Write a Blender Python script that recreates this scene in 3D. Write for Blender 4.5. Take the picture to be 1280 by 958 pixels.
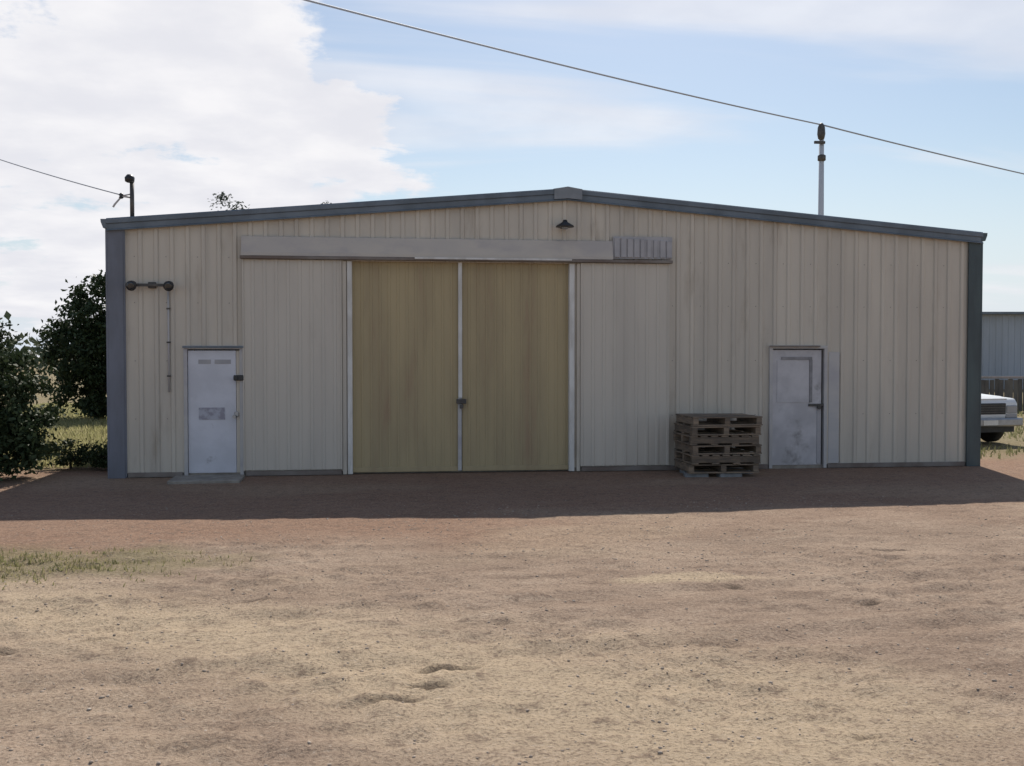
import bpy, bmesh, math, random
import numpy as np
from mathutils import Vector, Matrix

for o in list(bpy.data.objects):
    bpy.data.objects.remove(o, do_unlink=True)
random.seed(7)
scene = bpy.context.scene
COL = scene.collection
R = math.radians

# ------------------------------------------------------------------ camera
cam_d = bpy.data.cameras.new('camera'); cam = bpy.data.objects.new('camera', cam_d)
COL.objects.link(cam); scene.camera = cam
cam.location = (4.51, -16.87, 1.97)
cam.rotation_euler = (R(90 - 1.52), 0, R(-6.9))
cam_d.sensor_width = 36.0; cam_d.lens = 35.0
cam_d.clip_start = 0.05; cam_d.clip_end = 6000

# ------------------------------------------------------------------ sky, sun, exposure
SUN = Vector((0.25, 0.97, 1.0)).normalized()
SUN_EL = math.asin(SUN.z); SUN_ROT = math.atan2(SUN.x, SUN.y)
SKY = 0.096
WISP = (11.5, 7.7, 0.0)
world = bpy.data.worlds.new('World'); scene.world = world; world.use_nodes = True
wn = world.node_tree; wn.nodes.clear()
def N(tree, kind, **kw):
    n = tree.nodes.new(kind)
    for k, v in kw.items(): setattr(n, k, v)
    return n
def L(tree, a, b): tree.links.new(a, b)
def math_node(tree, op, a, b=None, c=None, clamp=False):
    n = N(tree, 'ShaderNodeMath', operation=op); n.use_clamp = clamp
    for i, v in enumerate((a, b, c)):
        if v is None: continue
        if hasattr(v, 'is_linked'): L(tree, v, n.inputs[i])
        else: n.inputs[i].default_value = v
    return n.outputs[0]
def smooth(tree, v, lo, hi):
    n = N(tree, 'ShaderNodeMapRange', interpolation_type='SMOOTHSTEP')
    L(tree, v, n.inputs['Value']); n.inputs['From Min'].default_value = lo; n.inputs['From Max'].default_value = hi
    return n.outputs['Result']
def mixc(tree, f, a, b):
    n = N(tree, 'ShaderNodeMix', data_type='RGBA')
    for s, v in ((n.inputs[0], f), (n.inputs[6], a), (n.inputs[7], b)):
        if hasattr(v, 'is_linked'): L(tree, v, s)
        else: s.default_value = v if not isinstance(v, tuple) or len(v) == 4 else (*v, 1)
    return n.outputs[2]
def noise(tree, vec, scale, detail=4, rough=0.55, dist=0.0):
    n = N(tree, 'ShaderNodeTexNoise'); n.inputs['Scale'].default_value = scale
    n.inputs['Detail'].default_value = detail; n.inputs['Roughness'].default_value = rough
    n.inputs['Distortion'].default_value = dist
    if vec is not None: L(tree, vec, n.inputs['Vector'])
    return n.outputs['Fac']
sky = N(wn, 'ShaderNodeTexSky', sky_type='NISHITA'); sky.sun_disc = False
sky.sun_elevation = SUN_EL; sky.sun_rotation = SUN_ROT
sky.air_density = 1.15; sky.dust_density = 0.8; sky.ozone_density = 2.0
tc = N(wn, 'ShaderNodeTexCoord')
sep = N(wn, 'ShaderNodeSeparateXYZ'); L(wn, tc.outputs['Generated'], sep.inputs[0])
zc = math_node(wn, 'ADD', math_node(wn, 'MAXIMUM', sep.outputs[2], 0.0), 0.16)
cmb = N(wn, 'ShaderNodeCombineXYZ')
L(wn, math_node(wn, 'DIVIDE', sep.outputs[0], zc), cmb.inputs[0])
L(wn, math_node(wn, 'DIVIDE', sep.outputs[1], zc), cmb.inputs[1])
big = noise(wn, cmb.outputs[0], 0.55, 2, 0.5)
puff = noise(wn, cmb.outputs[0], 2.6, 10, 0.62, 0.15)
mpw = N(wn, 'ShaderNodeMapping'); L(wn, cmb.outputs[0], mpw.inputs[0])
mpw.inputs['Scale'].default_value = (0.42, 1.5, 1.0); mpw.inputs['Rotation'].default_value = (0, 0, R(8)); mpw.inputs['Location'].default_value = WISP
wisp = noise(wn, mpw.outputs[0], 1.0, 6, 0.5, 0.5)
dt = N(wn, 'ShaderNodeVectorMath', operation='DOT_PRODUCT'); L(wn, tc.outputs['Generated'], dt.inputs[0])
dt.inputs[1].default_value = Vector((-0.215, 0.955, 0.20)).normalized()
bank = smooth(wn, dt.outputs['Value'], 0.955, 0.995)          # the cumulus bank over the shed's left end
dens = math_node(wn, 'ADD', math_node(wn, 'MULTIPLY', puff, 0.75), math_node(wn, 'ADD', math_node(wn, 'MULTIPLY', big, 0.35), math_node(wn, 'MULTIPLY', bank, 0.33)))
cum = smooth(wn, dens, 0.70, 0.80)
ws = math_node(wn, 'MULTIPLY', smooth(wn, wisp, 0.51, 0.68), 0.65)
cov = math_node(wn, 'MAXIMUM', cum, ws)
shade = smooth(wn, noise(wn, cmb.outputs[0], 3.4, 5, 0.55), 0.3, 0.75)
K = 1.0 / SKY
ccol = mixc(wn, shade, (0.80 * K, 0.805 * K, 0.86 * K, 1), (0.95 * K, 0.94 * K, 0.96 * K, 1))
hz = smooth(wn, sep.outputs[2], 0.22, -0.02)                   # pale veil of haze near the horizon
skyh = mixc(wn, math_node(wn, 'MULTIPLY', hz, 0.9), sky.outputs[0], (0.70 * K, 0.79 * K, 0.92 * K, 1))
final = mixc(wn, cov, skyh, ccol)
bg = N(wn, 'ShaderNodeBackground'); bg.inputs['Strength'].default_value = SKY
L(wn, final, bg.inputs['Color'])
wo = N(wn, 'ShaderNodeOutputWorld'); L(wn, bg.outputs[0], wo.inputs[0])

sl = bpy.data.lights.new('sun', 'SUN'); so = bpy.data.objects.new('sun', sl); COL.objects.link(so)
sl.energy = 5.0; sl.angle = R(0.55); sl.color = (1.0, 0.935, 0.84)
so.rotation_euler = SUN.to_track_quat('Z', 'Y').to_euler(); so.location = (20, 60, 60)

scene.view_settings.view_transform = 'Standard'; scene.view_settings.look = 'None'
scene.view_settings.exposure = 0.0; scene.view_settings.gamma = 1.0
scene.view_settings.use_curve_mapping = False
scene.render.engine = 'CYCLES'
scene.cycles.use_denoising = True
scene.cycles.max_bounces = 8; scene.cycles.transparent_max_bounces = 8

# ------------------------------------------------------------------ materials
def mat(name, c1, c2=None, scale=3.0, detail=5, rough=0.7, rvar=0.0, metal=0.0, bump=0.0, bscale=None, stretch=(1, 1, 1),
        lo=0.35, hi=0.65, c3=None, scale3=1.0, lo3=0.55, hi3=0.7, stretch3=None, rand=0.0, spec=0.5, coords='world'):
    m = bpy.data.materials.new(name); m.use_nodes = True; t = m.node_tree; t.nodes.clear()
    b = N(t, 'ShaderNodeBsdfPrincipled'); o = N(t, 'ShaderNodeOutputMaterial'); L(t, b.outputs[0], o.inputs[0])
    if coords == 'world': v = N(t, 'ShaderNodeNewGeometry').outputs['Position']
    else: v = N(t, 'ShaderNodeTexCoord').outputs['Object']
    def vec(s):
        mp = N(t, 'ShaderNodeMapping'); mp.inputs['Scale'].default_value = s; L(t, v, mp.inputs[0]); return mp.outputs[0]
    col = (*c1, 1)
    if c2:
        f = smooth(t, noise(t, vec(stretch), scale, detail, 0.6), lo, hi)
        col = mixc(t, f, (*c1, 1), (*c2, 1))
        if rvar:
            L(t, math_node(t, 'ADD', math_node(t, 'MULTIPLY', f, rvar), rough - rvar / 2), b.inputs['Roughness'])
    if c3:
        f3 = smooth(t, noise(t, vec(stretch3 or stretch), scale3, 6, 0.65), lo3, hi3)
        col = mixc(t, f3, col, (*c3, 1))
    if rand:
        oi = N(t, 'ShaderNodeObjectInfo')
        hs = N(t, 'ShaderNodeHueSaturation')
        L(t, math_node(t, 'ADD', math_node(t, 'MULTIPLY', oi.outputs['Random'], rand), 1 - rand / 2), hs.inputs['Value'])
        if hasattr(col, 'is_linked'): L(t, col, hs.inputs['Color'])
        else: hs.inputs['Color'].default_value = col
        col = hs.outputs[0]
    if hasattr(col, 'is_linked'): L(t, col, b.inputs['Base Color'])
    else: b.inputs['Base Color'].default_value = col
    if not (rvar and c2): b.inputs['Roughness'].default_value = rough
    b.inputs['Metallic'].default_value = metal; b.inputs['Specular IOR Level'].default_value = spec
    if bump:
        bp = N(t, 'ShaderNodeBump'); bp.inputs['Strength'].default_value = bump; bp.inputs['Distance'].default_value = 0.02
        L(t, noise(t, vec(stretch), bscale or scale * 4, 5, 0.6), bp.inputs['Height']); L(t, bp.outputs[0], b.inputs['Normal'])
    return m

M = {}
M['cream'] = mat('cream_cladding', (0.605, 0.55, 0.465), (0.535, 0.488, 0.418), 0.8, rough=0.55, stretch=(3, 3, 0.35), c3=(0.43, 0.375, 0.305), scale3=1.1, lo3=0.53, hi3=0.75, stretch3=(2.2, 2.2, 0.5), rand=0.10, bump=0.3, bscale=2.2)
M['tan'] = mat('tan_door_paint', (0.455, 0.365, 0.21), (0.395, 0.315, 0.185), 0.9, rough=0.6, stretch=(3, 3, 0.4), c3=(0.36, 0.245, 0.15), scale3=0.9, lo3=0.55, hi3=0.8, rand=0.06, bump=0.1, bscale=3)
M['white'] = mat('white_steel', (0.74, 0.73, 0.70), (0.58, 0.56, 0.52), 3, rough=0.5, stretch=(2, 2, 0.6))
M['doorwhite'] = mat('bluish_white_door', (0.66, 0.67, 0.73), (0.57, 0.58, 0.63), 1.7, rough=0.45, c3=(0.30, 0.29, 0.30), scale3=2.1, lo3=0.62, hi3=0.76, bump=0.05)
M['doorworn'] = mat('worn_white_door', (0.57, 0.555, 0.57), (0.45, 0.44, 0.455), 2.0, rough=0.5, c3=(0.20, 0.185, 0.18), scale3=1.6, lo3=0.55, hi3=0.76, bump=0.08)
M['blue'] = mat('blue_grey_flashing', (0.15, 0.18, 0.215), (0.105, 0.13, 0.155), 1.5, rough=0.45, rvar=0.2, bump=0.05)
M['violet'] = mat('violet_grey_flashing', (0.175, 0.19, 0.235), (0.135, 0.145, 0.175), 1.5, rough=0.5, stretch=(2, 2, 0.5))
M['green'] = mat('dark_green_grey_flashing', (0.07, 0.10, 0.105), (0.05, 0.068, 0.075), 1.5, rough=0.5, stretch=(2, 2, 0.5))
M['hood'] = mat('galvanised_hood', (0.52, 0.50, 0.48), (0.46, 0.45, 0.45), 1.2, rough=0.5, metal=0.0, stretch=(1, 1, 2), c3=(0.42, 0.40, 0.42), scale3=0.6, lo3=0.5, hi3=0.7)
M['hoodcream'] = mat('weathered_cream_hood', (0.555, 0.51, 0.45), (0.50, 0.465, 0.425), 0.9, rough=0.55, stretch=(1, 1, 2), c3=(0.45, 0.42, 0.40), scale3=0.7, lo3=0.48, hi3=0.66)
M['creamsmooth'] = mat('smooth_cream_panel', (0.60, 0.55, 0.475), (0.54, 0.495, 0.43), 0.7, rough=0.5, stretch=(2.5, 2.5, 0.35), c3=(0.50, 0.455, 0.395), scale3=0.9, lo3=0.56, hi3=0.76, stretch3=(2.2, 2.2, 0.5), bump=0.1, bscale=2)
M['track'] = mat('rusty_track', (0.16, 0.125, 0.105), (0.24, 0.215, 0.195), 1.3, rough=0.75)
M['slat'] = mat('blue_grey_slat', (0.43, 0.42, 0.43), (0.36, 0.355, 0.37), 3, rough=0.5)
M['black'] = mat('black_plastic', (0.02, 0.02, 0.022), (0.035, 0.035, 0.036), 6, rough=0.45)
M['darkmetal'] = mat('dark_metal', (0.055, 0.052, 0.05), (0.10, 0.09, 0.08), 8, rough=0.5)
M['beading'] = mat('weathered_beading', (0.22, 0.215, 0.22), (0.32, 0.31, 0.32), 5, rough=0.7)
M['ridge'] = mat('faded_ridge_plate', (0.24, 0.26, 0.285), (0.19, 0.21, 0.23), 3, rough=0.5)
M['conc'] = mat('concrete', (0.33, 0.30, 0.26), (0.24, 0.215, 0.185), 5, rough=0.9, bump=0.3, bscale=30)
M['roof'] = mat('zinc_roof', (0.42, 0.44, 0.46), (0.36, 0.36, 0.37), 0.7, rough=0.4, metal=0.3)
M['pallet'] = mat('weathered_pallet_wood', (0.25, 0.185, 0.13), (0.15, 0.118, 0.09), 4, rough=0.85, stretch=(1, 1, 6), c3=(0.07, 0.055, 0.045), scale3=7, lo3=0.6, hi3=0.75, rand=0.55, bump=0.3, bscale=30)
M['pole'] = mat('pale_steel_pole', (0.60, 0.62, 0.65), (0.53, 0.55, 0.58), 1, rough=0.5, stretch=(2, 2, 0.3))
M['wire'] = mat('aerial_cable', (0.40, 0.42, 0.46), rough=0.6)
M['glassy'] = mat('dark_glass', (0.02, 0.025, 0.03), rough=0.06, spec=0.8)
M['carwhite'] = mat('white_car_paint', (0.76, 0.77, 0.77), (0.70, 0.705, 0.70), 1.5, rough=0.28)
M['chrome'] = mat('dull_bumper_steel', (0.42, 0.43, 0.44), (0.33, 0.335, 0.34), 4, rough=0.35, metal=0.5)
M['lens'] = mat('headlight_lens', (0.30, 0.32, 0.34), rough=0.1, spec=0.8)
M['amber'] = mat('amber_lens', (0.55, 0.20, 0.03), rough=0.2)
M['rubber'] = mat('tyre_rubber', (0.022, 0.022, 0.022), (0.04, 0.036, 0.032), 10, rough=0.9)
M['farwall'] = mat('blue_grey_cladding', (0.39, 0.42, 0.47), (0.33, 0.36, 0.40), 0.4, rough=0.5, stretch=(2, 2, 0.4), rand=0.05)
M['fence'] = mat('grey_paling', (0.16, 0.145, 0.125), (0.09, 0.082, 0.075), 3, rough=0.9, stretch=(1, 1, 0.3), rand=0.4)
M['rail'] = mat('pale_rail', (0.40, 0.33, 0.31), (0.26, 0.25, 0.23), 3, rough=0.8)
M['bark'] = mat('bark', (0.10, 0.08, 0.062), (0.055, 0.045, 0.036), 9, rough=0.95, stretch=(1, 1, 0.25), bump=0.5, bscale=20)
M['stone'] = mat('gravel_stone', (0.46, 0.375, 0.30), (0.33, 0.265, 0.21), 9, rough=0.95, c3=(0.56, 0.50, 0.43), scale3=14, lo3=0.6, hi3=0.65)
M['clod'] = mat('dark_earth_clod', (0.13, 0.10, 0.076), (0.22, 0.165, 0.125), 14, rough=1.0, bump=0.6, bscale=40, spec=0.1)
M['block'] = mat('grey_block', (0.27, 0.275, 0.28), (0.20, 0.205, 0.21), 8, rough=0.95, bump=0.3, bscale=40)

def leafmat(name, c1, c2, tr=0.28):
    m = bpy.data.materials.new(name); m.use_nodes = True; t = m.node_tree; t.nodes.clear()
    p = N(t, 'ShaderNodeNewGeometry')
    f = smooth(t, noise(t, p.outputs['Position'], 2.3, 4), 0.35, 0.65)
    rn = p.outputs['Random Per Island']
    col = mixc(t, math_node(t, 'ADD', math_node(t, 'MULTIPLY', f, 0.5), math_node(t, 'MULTIPLY', rn, 0.5)), (*c1, 1), (*c2, 1))
    d = N(t, 'ShaderNodeBsdfPrincipled'); d.inputs['Roughness'].default_value = 0.6; d.inputs['Specular IOR Level'].default_value = 0.25
    L(t, col, d.inputs['Base Color'])
    x = N(t, 'ShaderNodeBsdfTranslucent'); L(t, col, x.inputs[0])
    mx = N(t, 'ShaderNodeMixShader'); mx.inputs[0].default_value = tr
    L(t, d.outputs[0], mx.inputs[1]); L(t, x.outputs[0], mx.inputs[2])
    o = N(t, 'ShaderNodeOutputMaterial'); L(t, mx.outputs[0], o.inputs[0])
    return m
M['leaf_dark'] = leafmat('dark_leaves', (0.028, 0.045, 0.02), (0.06, 0.085, 0.036), 0.15)
M['leaf_blue'] = leafmat('grey_green_leaves', (0.045, 0.065, 0.05), (0.08, 0.105, 0.075), 0.2)
M['leaf_far'] = leafmat('far_leaves', (0.05, 0.07, 0.045), (0.09, 0.11, 0.07), 0.2)
M['grass_dry'] = leafmat('dry_grass', (0.36, 0.31, 0.17), (0.20, 0.21, 0.09), 0.45)
M['grass_dull'] = leafmat('dull_grass', (0.17, 0.19, 0.08), (0.30, 0.28, 0.15), 0.4)
M['grass_green'] = leafmat('green_grass', (0.33, 0.33, 0.14), (0.50, 0.46, 0.26), 0.5)

# ------------------------------------------------------------------ mesh helpers
def tag(o, label=None, cat=None, group=None, kind=None):
    if label: o['label'] = label
    if cat: o['category'] = cat
    if group: o['group'] = group
    if kind: o['kind'] = kind
    return o
def empty(name, loc=(0, 0, 0), rz=0.0):
    o = bpy.data.objects.new(name, None); COL.objects.link(o)
    o.location = loc; o.rotation_euler = (0, 0, rz); o.empty_display_size = 0.2
    return o
class MB:
    def __init__(s): s.bm = bmesh.new()
    def box(s, x0, x1, y0, y1, z0, z1, bev=0.0, mtx=None):
        vs = [s.bm.verts.new((x, y, z)) for x in (x0, x1) for y in (y0, y1) for z in (z0, z1)]
        fs = [s.bm.faces.new([vs[i] for i in q]) for q in ((0, 1, 3, 2), (4, 6, 7, 5), (0, 4, 5, 1), (2, 3, 7, 6), (0, 2, 6, 4), (1, 5, 7, 3))]
        if bev:
            es = {e for f in fs for e in f.edges}
            r = bmesh.ops.bevel(s.bm, geom=list(es), offset=bev, segments=1, affect='EDGES', profile=0.5)
            vs = list({v for f in r['faces'] for v in f.verts} | {v for v in vs if v.is_valid})
        if mtx is not None: bmesh.ops.transform(s.bm, matrix=mtx, verts=[v for v in vs if v.is_valid])
        return s
    def prism(s, poly, axis, a0, a1, bev=0.0, seg=1):
        # poly in the two other axes, extruded along axis
        def P(u, v, a):
            return {'x': (a, u, v), 'y': (u, a, v), 'z': (u, v, a)}[axis]
        A = [s.bm.verts.new(P(u, v, a0)) for u, v in poly]; B = [s.bm.verts.new(P(u, v, a1)) for u, v in poly]
        n = len(poly); fs = [s.bm.faces.new(A[::-1]), s.bm.faces.new(B)]
        for i in range(n): fs.append(s.bm.faces.new((A[i], A[(i + 1) % n], B[(i + 1) % n], B[i])))
        if bev:
            bmesh.ops.bevel(s.bm, geom=list({e for f in fs for e in f.edges}), offset=bev, segments=seg, affect='EDGES', profile=0.5)
        return s
    def tube(s, pts, radii, n=8, cap=True):
        pts = [Vector(p) for p in pts]
        if not hasattr(radii, '__len__'): radii = [radii] * len(pts)
        rings = []; up = None
        for i, p in enumerate(pts):
            d = (pts[min(i + 1, len(pts) - 1)] - pts[max(i - 1, 0)]).normalized()
            if up is None:
                up = Vector((0, 0, 1)) if abs(d.z) < 0.9 else Vector((1, 0, 0))
            u = d.cross(up).normalized(); w = u.cross(d).normalized(); up = w
            rings.append([s.bm.verts.new(p + (u * math.cos(2 * math.pi * k / n) + w * math.sin(2 * math.pi * k / n)) * radii[i]) for k in range(n)])
        for a, b in zip(rings, rings[1:]):
            for k in range(n): s.bm.faces.new((a[k], a[(k + 1) % n], b[(k + 1) % n], b[k]))
        if cap:
            s.bm.faces.new(rings[0][::-1]); s.bm.faces.new(rings[-1])
        return s
    def lathe(s, prof, c=(0, 0, 0), axis='z', n=16):
        rings = []
        for r, h in prof:
            ring = []
            for k in range(n):
                a = 2 * math.pi * k / n; x, y = r * math.cos(a), r * math.sin(a)
                q = {'z': (x, y, h), 'y': (x, h, y), 'x': (h, x, y)}[axis]
                ring.append(s.bm.verts.new((q[0] + c[0], q[1] + c[1], q[2] + c[2])))
            rings.append(ring)
        for a, b in zip(rings, rings[1:]):
            for k in range(n): s.bm.faces.new((a[k], a[(k + 1) % n], b[(k + 1) % n], b[k]))
        s.bm.faces.new(rings[0][::-1]); s.bm.faces.new(rings[-1])
        return s
    def build(s, name, m, parent=None, smooth_=False, loc=None):
        bmesh.ops.recalc_face_normals(s.bm, faces=s.bm.faces)
        me = bpy.data.meshes.new(name); s.bm.to_mesh(me); s.bm.free()
        return link(name, me, m, parent, smooth_, loc)
def link(name, me, m, parent=None, smooth_=False, loc=None):
    if m and not me.materials: me.materials.append(M[m] if isinstance(m, str) else m)
    if smooth_: me.polygons.foreach_set('use_smooth', [True] * len(me.polygons))
    o = bpy.data.objects.new(name, me); COL.objects.link(o)
    if parent: o.parent = parent
    if loc: o.location = loc
    return o
def copy_tree(o, parent=None):
    c = o.copy(); COL.objects.link(c); c.parent = parent
    for ch in [q for q in bpy.data.objects if q.parent == o]: copy_tree(ch, c)
    return c
def np_mesh(name, v, f, k):
    me = bpy.data.meshes.new(name); v = np.asarray(v, np.float32); f = np.asarray(f, np.int32).reshape(-1)
    me.vertices.add(len(v)); me.vertices.foreach_set('co', v.ravel())
    nf = len(f) // k; me.loops.add(len(f)); me.loops.foreach_set('vertex_index', f)
    me.polygons.add(nf); me.polygons.foreach_set('loop_start', np.arange(nf, dtype=np.int32) * k)
    me.polygons.foreach_set('loop_total', np.full(nf, k, np.int32)); me.update(calc_edges=True); me.validate()
    return me

# ------------------------------------------------------------------ numpy noise
rng = np.random.default_rng(11)
LAT = rng.random((256, 256))
def vn(x, y):
    xi = np.floor(x).astype(int); yi = np.floor(y).astype(int); fx = x - xi; fy = y - yi
    fx = fx * fx * (3 - 2 * fx); fy = fy * fy * (3 - 2 * fy)
    a = LAT[xi % 256, yi % 256]; b = LAT[(xi + 1) % 256, yi % 256]; c = LAT[xi % 256, (yi + 1) % 256]; d = LAT[(xi + 1) % 256, (yi + 1) % 256]
    return (a * (1 - fx) + b * fx) * (1 - fy) + (c * (1 - fx) + d * fx) * fy
def fbm(x, y, s, oct=4, ox=0.0):
    t = 0; a = 0.5; w = 0
    for k in range(oct):
        t = t + a * vn(x * s + ox + 17.3 * k, y * s + ox * 0.7 + 9.1 * k); w += a; a *= 0.5; s *= 2.03
    return t / w
def sst(v, lo, hi):
    q = np.clip((v - lo) / (hi - lo), 0, 1); return q * q * (3 - 2 * q)

# ------------------------------------------------------------------ ground
def axis_pts(dense0, dense1, step, mid0, mid1, mstep, far):
    d = list(np.arange(dense0, dense1 + 1e-6, step)); lo = []; x = dense0; s = step
    while x > -far:
        s = min(s * 1.25, mstep) if x > mid0 else s * 1.35
        x -= s; lo.append(x)
    hi = []; x = d[-1]; s = step
    while x < far:
        s = min(s * 1.25, mstep) if x < mid1 else s * 1.35
        x += s; hi.append(x)
    return np.array(lo[::-1] + d + hi)
gx = axis_pts(-3.0, 13.0, 0.048, -12, 26, 0.4, 2500)
gy = axis_pts(-12.8, -3.2, 0.034, -17, 24, 0.4, 2500)
GOUGE = [(4.86, -10.57, .17, .06, .055, .12), (4.72, -10.95, .13, .05, .04, .05), (4.52, -11.19, .14, .055, .045, .1), (7.45, -8.62, .08, .04, .03, 0), (8.35, -9.28, .11, .04, .035, -.15),
         (2.45, -9.6, .12, .05, .035, .2), (6.95, -12.0, .07, .035, .03, 0), (1.9, -9.9, .10, .05, .03, .1), (9.6, -7.2, .2, .05, .03, -.1), (3.4, -8.6, .1, .04, .03, .1)]
def height(x, y):
    flat = 1 - sst(y, -4.5, -2.0) * sst(x, -3, -1) * (1 - sst(x, 16, 18)) * 0.85
    near = (1 - sst(np.abs(x - 5), 40, 80)) * (1 - sst(np.abs(y), 40, 80))
    h = (fbm(x, y, 0.35, 3, 3.0) - 0.5) * 0.08
    h = h + (fbm(x * 0.7, y * 1.1, 1.6, 5, 8.0) - 0.5) * 0.05
    r = fbm(x, y, 6.0, 3, 21.0); q = fbm(x, y, 0.9, 3, 90.0); h = h + (r - 0.5) * 0.05 * (0.4 + 1.2 * sst(q, 0.4, 0.65))
    # old wheel ruts sweeping across the yard
    for c, k, dep in ((-9.1, 0.10, 0.022), (-10.5, 0.12, 0.026), (-7.6, -0.05, 0.014), (-6.4, -0.04, 0.012)):
        yy = c + k * (x - 4) + 0.5 * (fbm(x, x * 0, 0.25, 2, c) - 0.5)
        h = h - dep * np.exp(-((y - yy) / 0.16) ** 2) + dep * 0.5 * np.exp(-((np.abs(y - yy) - 0.3) / 0.12) ** 2)
    for cx, cy, a, b_, dp, an in GOUGE:
        u = (x - cx) * math.cos(an) + (y - cy) * math.sin(an); v = -(x - cx) * math.sin(an) + (y - cy) * math.cos(an)
        v = v + 0.10 * (fbm(x, y, 5.0, 2, cx) - 0.5)
        e = (u / a) ** 2 + (v / b_) ** 2; h = h - dp * np.exp(-e ** 1.3) + 0.3 * dp * np.exp(-((np.sqrt(e) - 1.5) / 0.35) ** 2)
    return h * flat * near * (1 - 0.65 * sst(y, -7.0, -5.2)) - 0.012
def soil(x, y):
    n1 = fbm(x * 0.6, y * 1.2, 0.5, 4, 40.0); n2 = fbm(x, y, 1.4, 4, 60.0)
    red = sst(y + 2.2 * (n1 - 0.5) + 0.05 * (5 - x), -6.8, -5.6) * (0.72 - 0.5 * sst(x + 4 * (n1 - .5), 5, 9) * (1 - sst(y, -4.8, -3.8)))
    # the tan, worn track crossing the left foreground
    ax, ay, bx, by = 0.8, -8.2, 6.8, -11.9
    tt = ((x - ax) * (bx - ax) + (y - ay) * (by - ay)) / ((bx - ax) ** 2 + (by - ay) ** 2)
    dist = np.hypot(x - ax - np.clip(tt, -0.9, 0.95) * (bx - ax), (y - ay - np.clip(tt, -0.9, 0.95) * (by - ay)))
    tan = (1 - sst(dist + 1.6 * (n1 - 0.5) + 0.6 * (n2 - 0.5), 0.3, 1.7)) * 0.9
    tan = np.maximum(tan, sst(n1, 0.56, 0.72) * 0.25)
    pale = 0.9 * (1 - sst(np.hypot((x - 7.1) / 0.9, (y + 8.3) / 0.22) + 1.2 * (n2 - 0.5), 0.5, 1.1))
    g = (1 - sst(np.hypot((x - 0.4) / 2.6, (y + 7.0) / 1.05) + 1.0 * (n2 - 0.5), 0.55, 1.15)) * 0.85
    back = sst(y + 1.5 * (n2 - .5), 0.9, 2.2) * np.maximum(1 - sst(x, -0.6, -0.2), sst(x + 1.0 * (n2 - .5), 15.6, 16.6))
    far = sst(np.hypot(x - 6, y), 45, 70) * 0.8
    gouge_shade = 0 * x  # painted shade mask: darkens the soil colour inside each gouge
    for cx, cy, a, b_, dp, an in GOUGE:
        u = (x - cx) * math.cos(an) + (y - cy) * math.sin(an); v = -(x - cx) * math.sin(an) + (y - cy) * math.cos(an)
        gouge_shade = np.maximum(gouge_shade, np.exp(-((u / a / 1.15) ** 2 + ((v + 0.10 * (fbm(x, y, 5.0, 2, cx) - 0.5)) / b_ / 1.15) ** 2) ** 2) * min(1, dp / .05))
    return red, np.maximum(tan, pale), np.maximum(np.maximum(g, back), far), gouge_shade
X, Y = np.meshgrid(gx, gy, indexing='ij')
Z = height(X, Y); nx, ny = X.shape
idx = np.arange(nx * ny).reshape(nx, ny)
F = np.stack([idx[:-1, :-1], idx[1:, :-1], idx[1:, 1:], idx[:-1, 1:]], -1).reshape(-1, 4)
gme = np_mesh('ground', np.stack([X, Y, Z], -1).reshape(-1, 3), F, 4)
rd, tn, gr, gs = soil(X, Y)
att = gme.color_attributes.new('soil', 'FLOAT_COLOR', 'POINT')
att.data.foreach_set('color', np.stack([rd, tn, gr, gs], -1).reshape(-1).astype(np.float32))
gm = bpy.data.materials.new('bare_earth'); gm.use_nodes = True; t = gm.node_tree; t.nodes.clear()
b = N(t, 'ShaderNodeBsdfPrincipled'); o = N(t, 'ShaderNodeOutputMaterial'); L(t, b.outputs[0], o.inputs[0])
at = N(t, 'ShaderNodeAttribute', attribute_name='soil'); sp = N(t, 'ShaderNodeSeparateColor'); L(t, at.outputs['Color'], sp.inputs[0])
pos = N(t, 'ShaderNodeNewGeometry').outputs['Position']
n_l = noise(t, pos, 0.9, 6, 0.6); n_m = noise(t, pos, 7.0, 7, 0.72); n_f = noise(t, pos, 38.0, 5, 0.75)
c = mixc(t, smooth(t, n_l, 0.35, 0.65), (0.335, 0.243, 0.178, 1), (0.425, 0.317, 0.235, 1))
mps = N(t, 'ShaderNodeMapping'); mps.inputs['Scale'].default_value = (0.45, 1.7, 1); mps.inputs['Rotation'].default_value = (0, 0, R(-9)); L(t, pos, mps.inputs[0])
n_s = noise(t, mps.outputs[0], 2.4, 7, 0.68)
c = mixc(t, math_node(t, 'MULTIPLY', smooth(t, n_s, 0.50, 0.66), 0.55), c, (0.225, 0.158, 0.115, 1))
c = mixc(t, math_node(t, 'MULTIPLY', smooth(t, n_s, 0.44, 0.30), 0.6), c, (0.50, 0.395, 0.30, 1))
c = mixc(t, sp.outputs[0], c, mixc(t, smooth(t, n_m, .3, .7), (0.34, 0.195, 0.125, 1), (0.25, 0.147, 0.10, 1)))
c = mixc(t, sp.outputs[1], c, mixc(t, smooth(t, n_m, .3, .7), (0.57, 0.445, 0.305, 1), (0.49, 0.38, 0.262, 1)))
c = mixc(t, math_node(t, 'MULTIPLY', sp.outputs[2], 0.8), c, mixc(t, smooth(t, n_m, .35, .65), (0.17, 0.155, 0.07, 1), (0.30, 0.26, 0.14, 1)))
c = mixc(t, math_node(t, 'MULTIPLY', smooth(t, n_m, 0.53, 0.66), 0.6), c, (0.20, 0.142, 0.105, 1))
c = mixc(t, math_node(t, 'MULTIPLY', smooth(t, n_f, 0.50, 0.62), 0.65), c, (0.15, 0.108, 0.082, 1))
c = mixc(t, math_node(t, 'MULTIPLY', smooth(t, n_f, 0.45, 0.33), 0.6), c, (0.56, 0.46, 0.37, 1))
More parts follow.
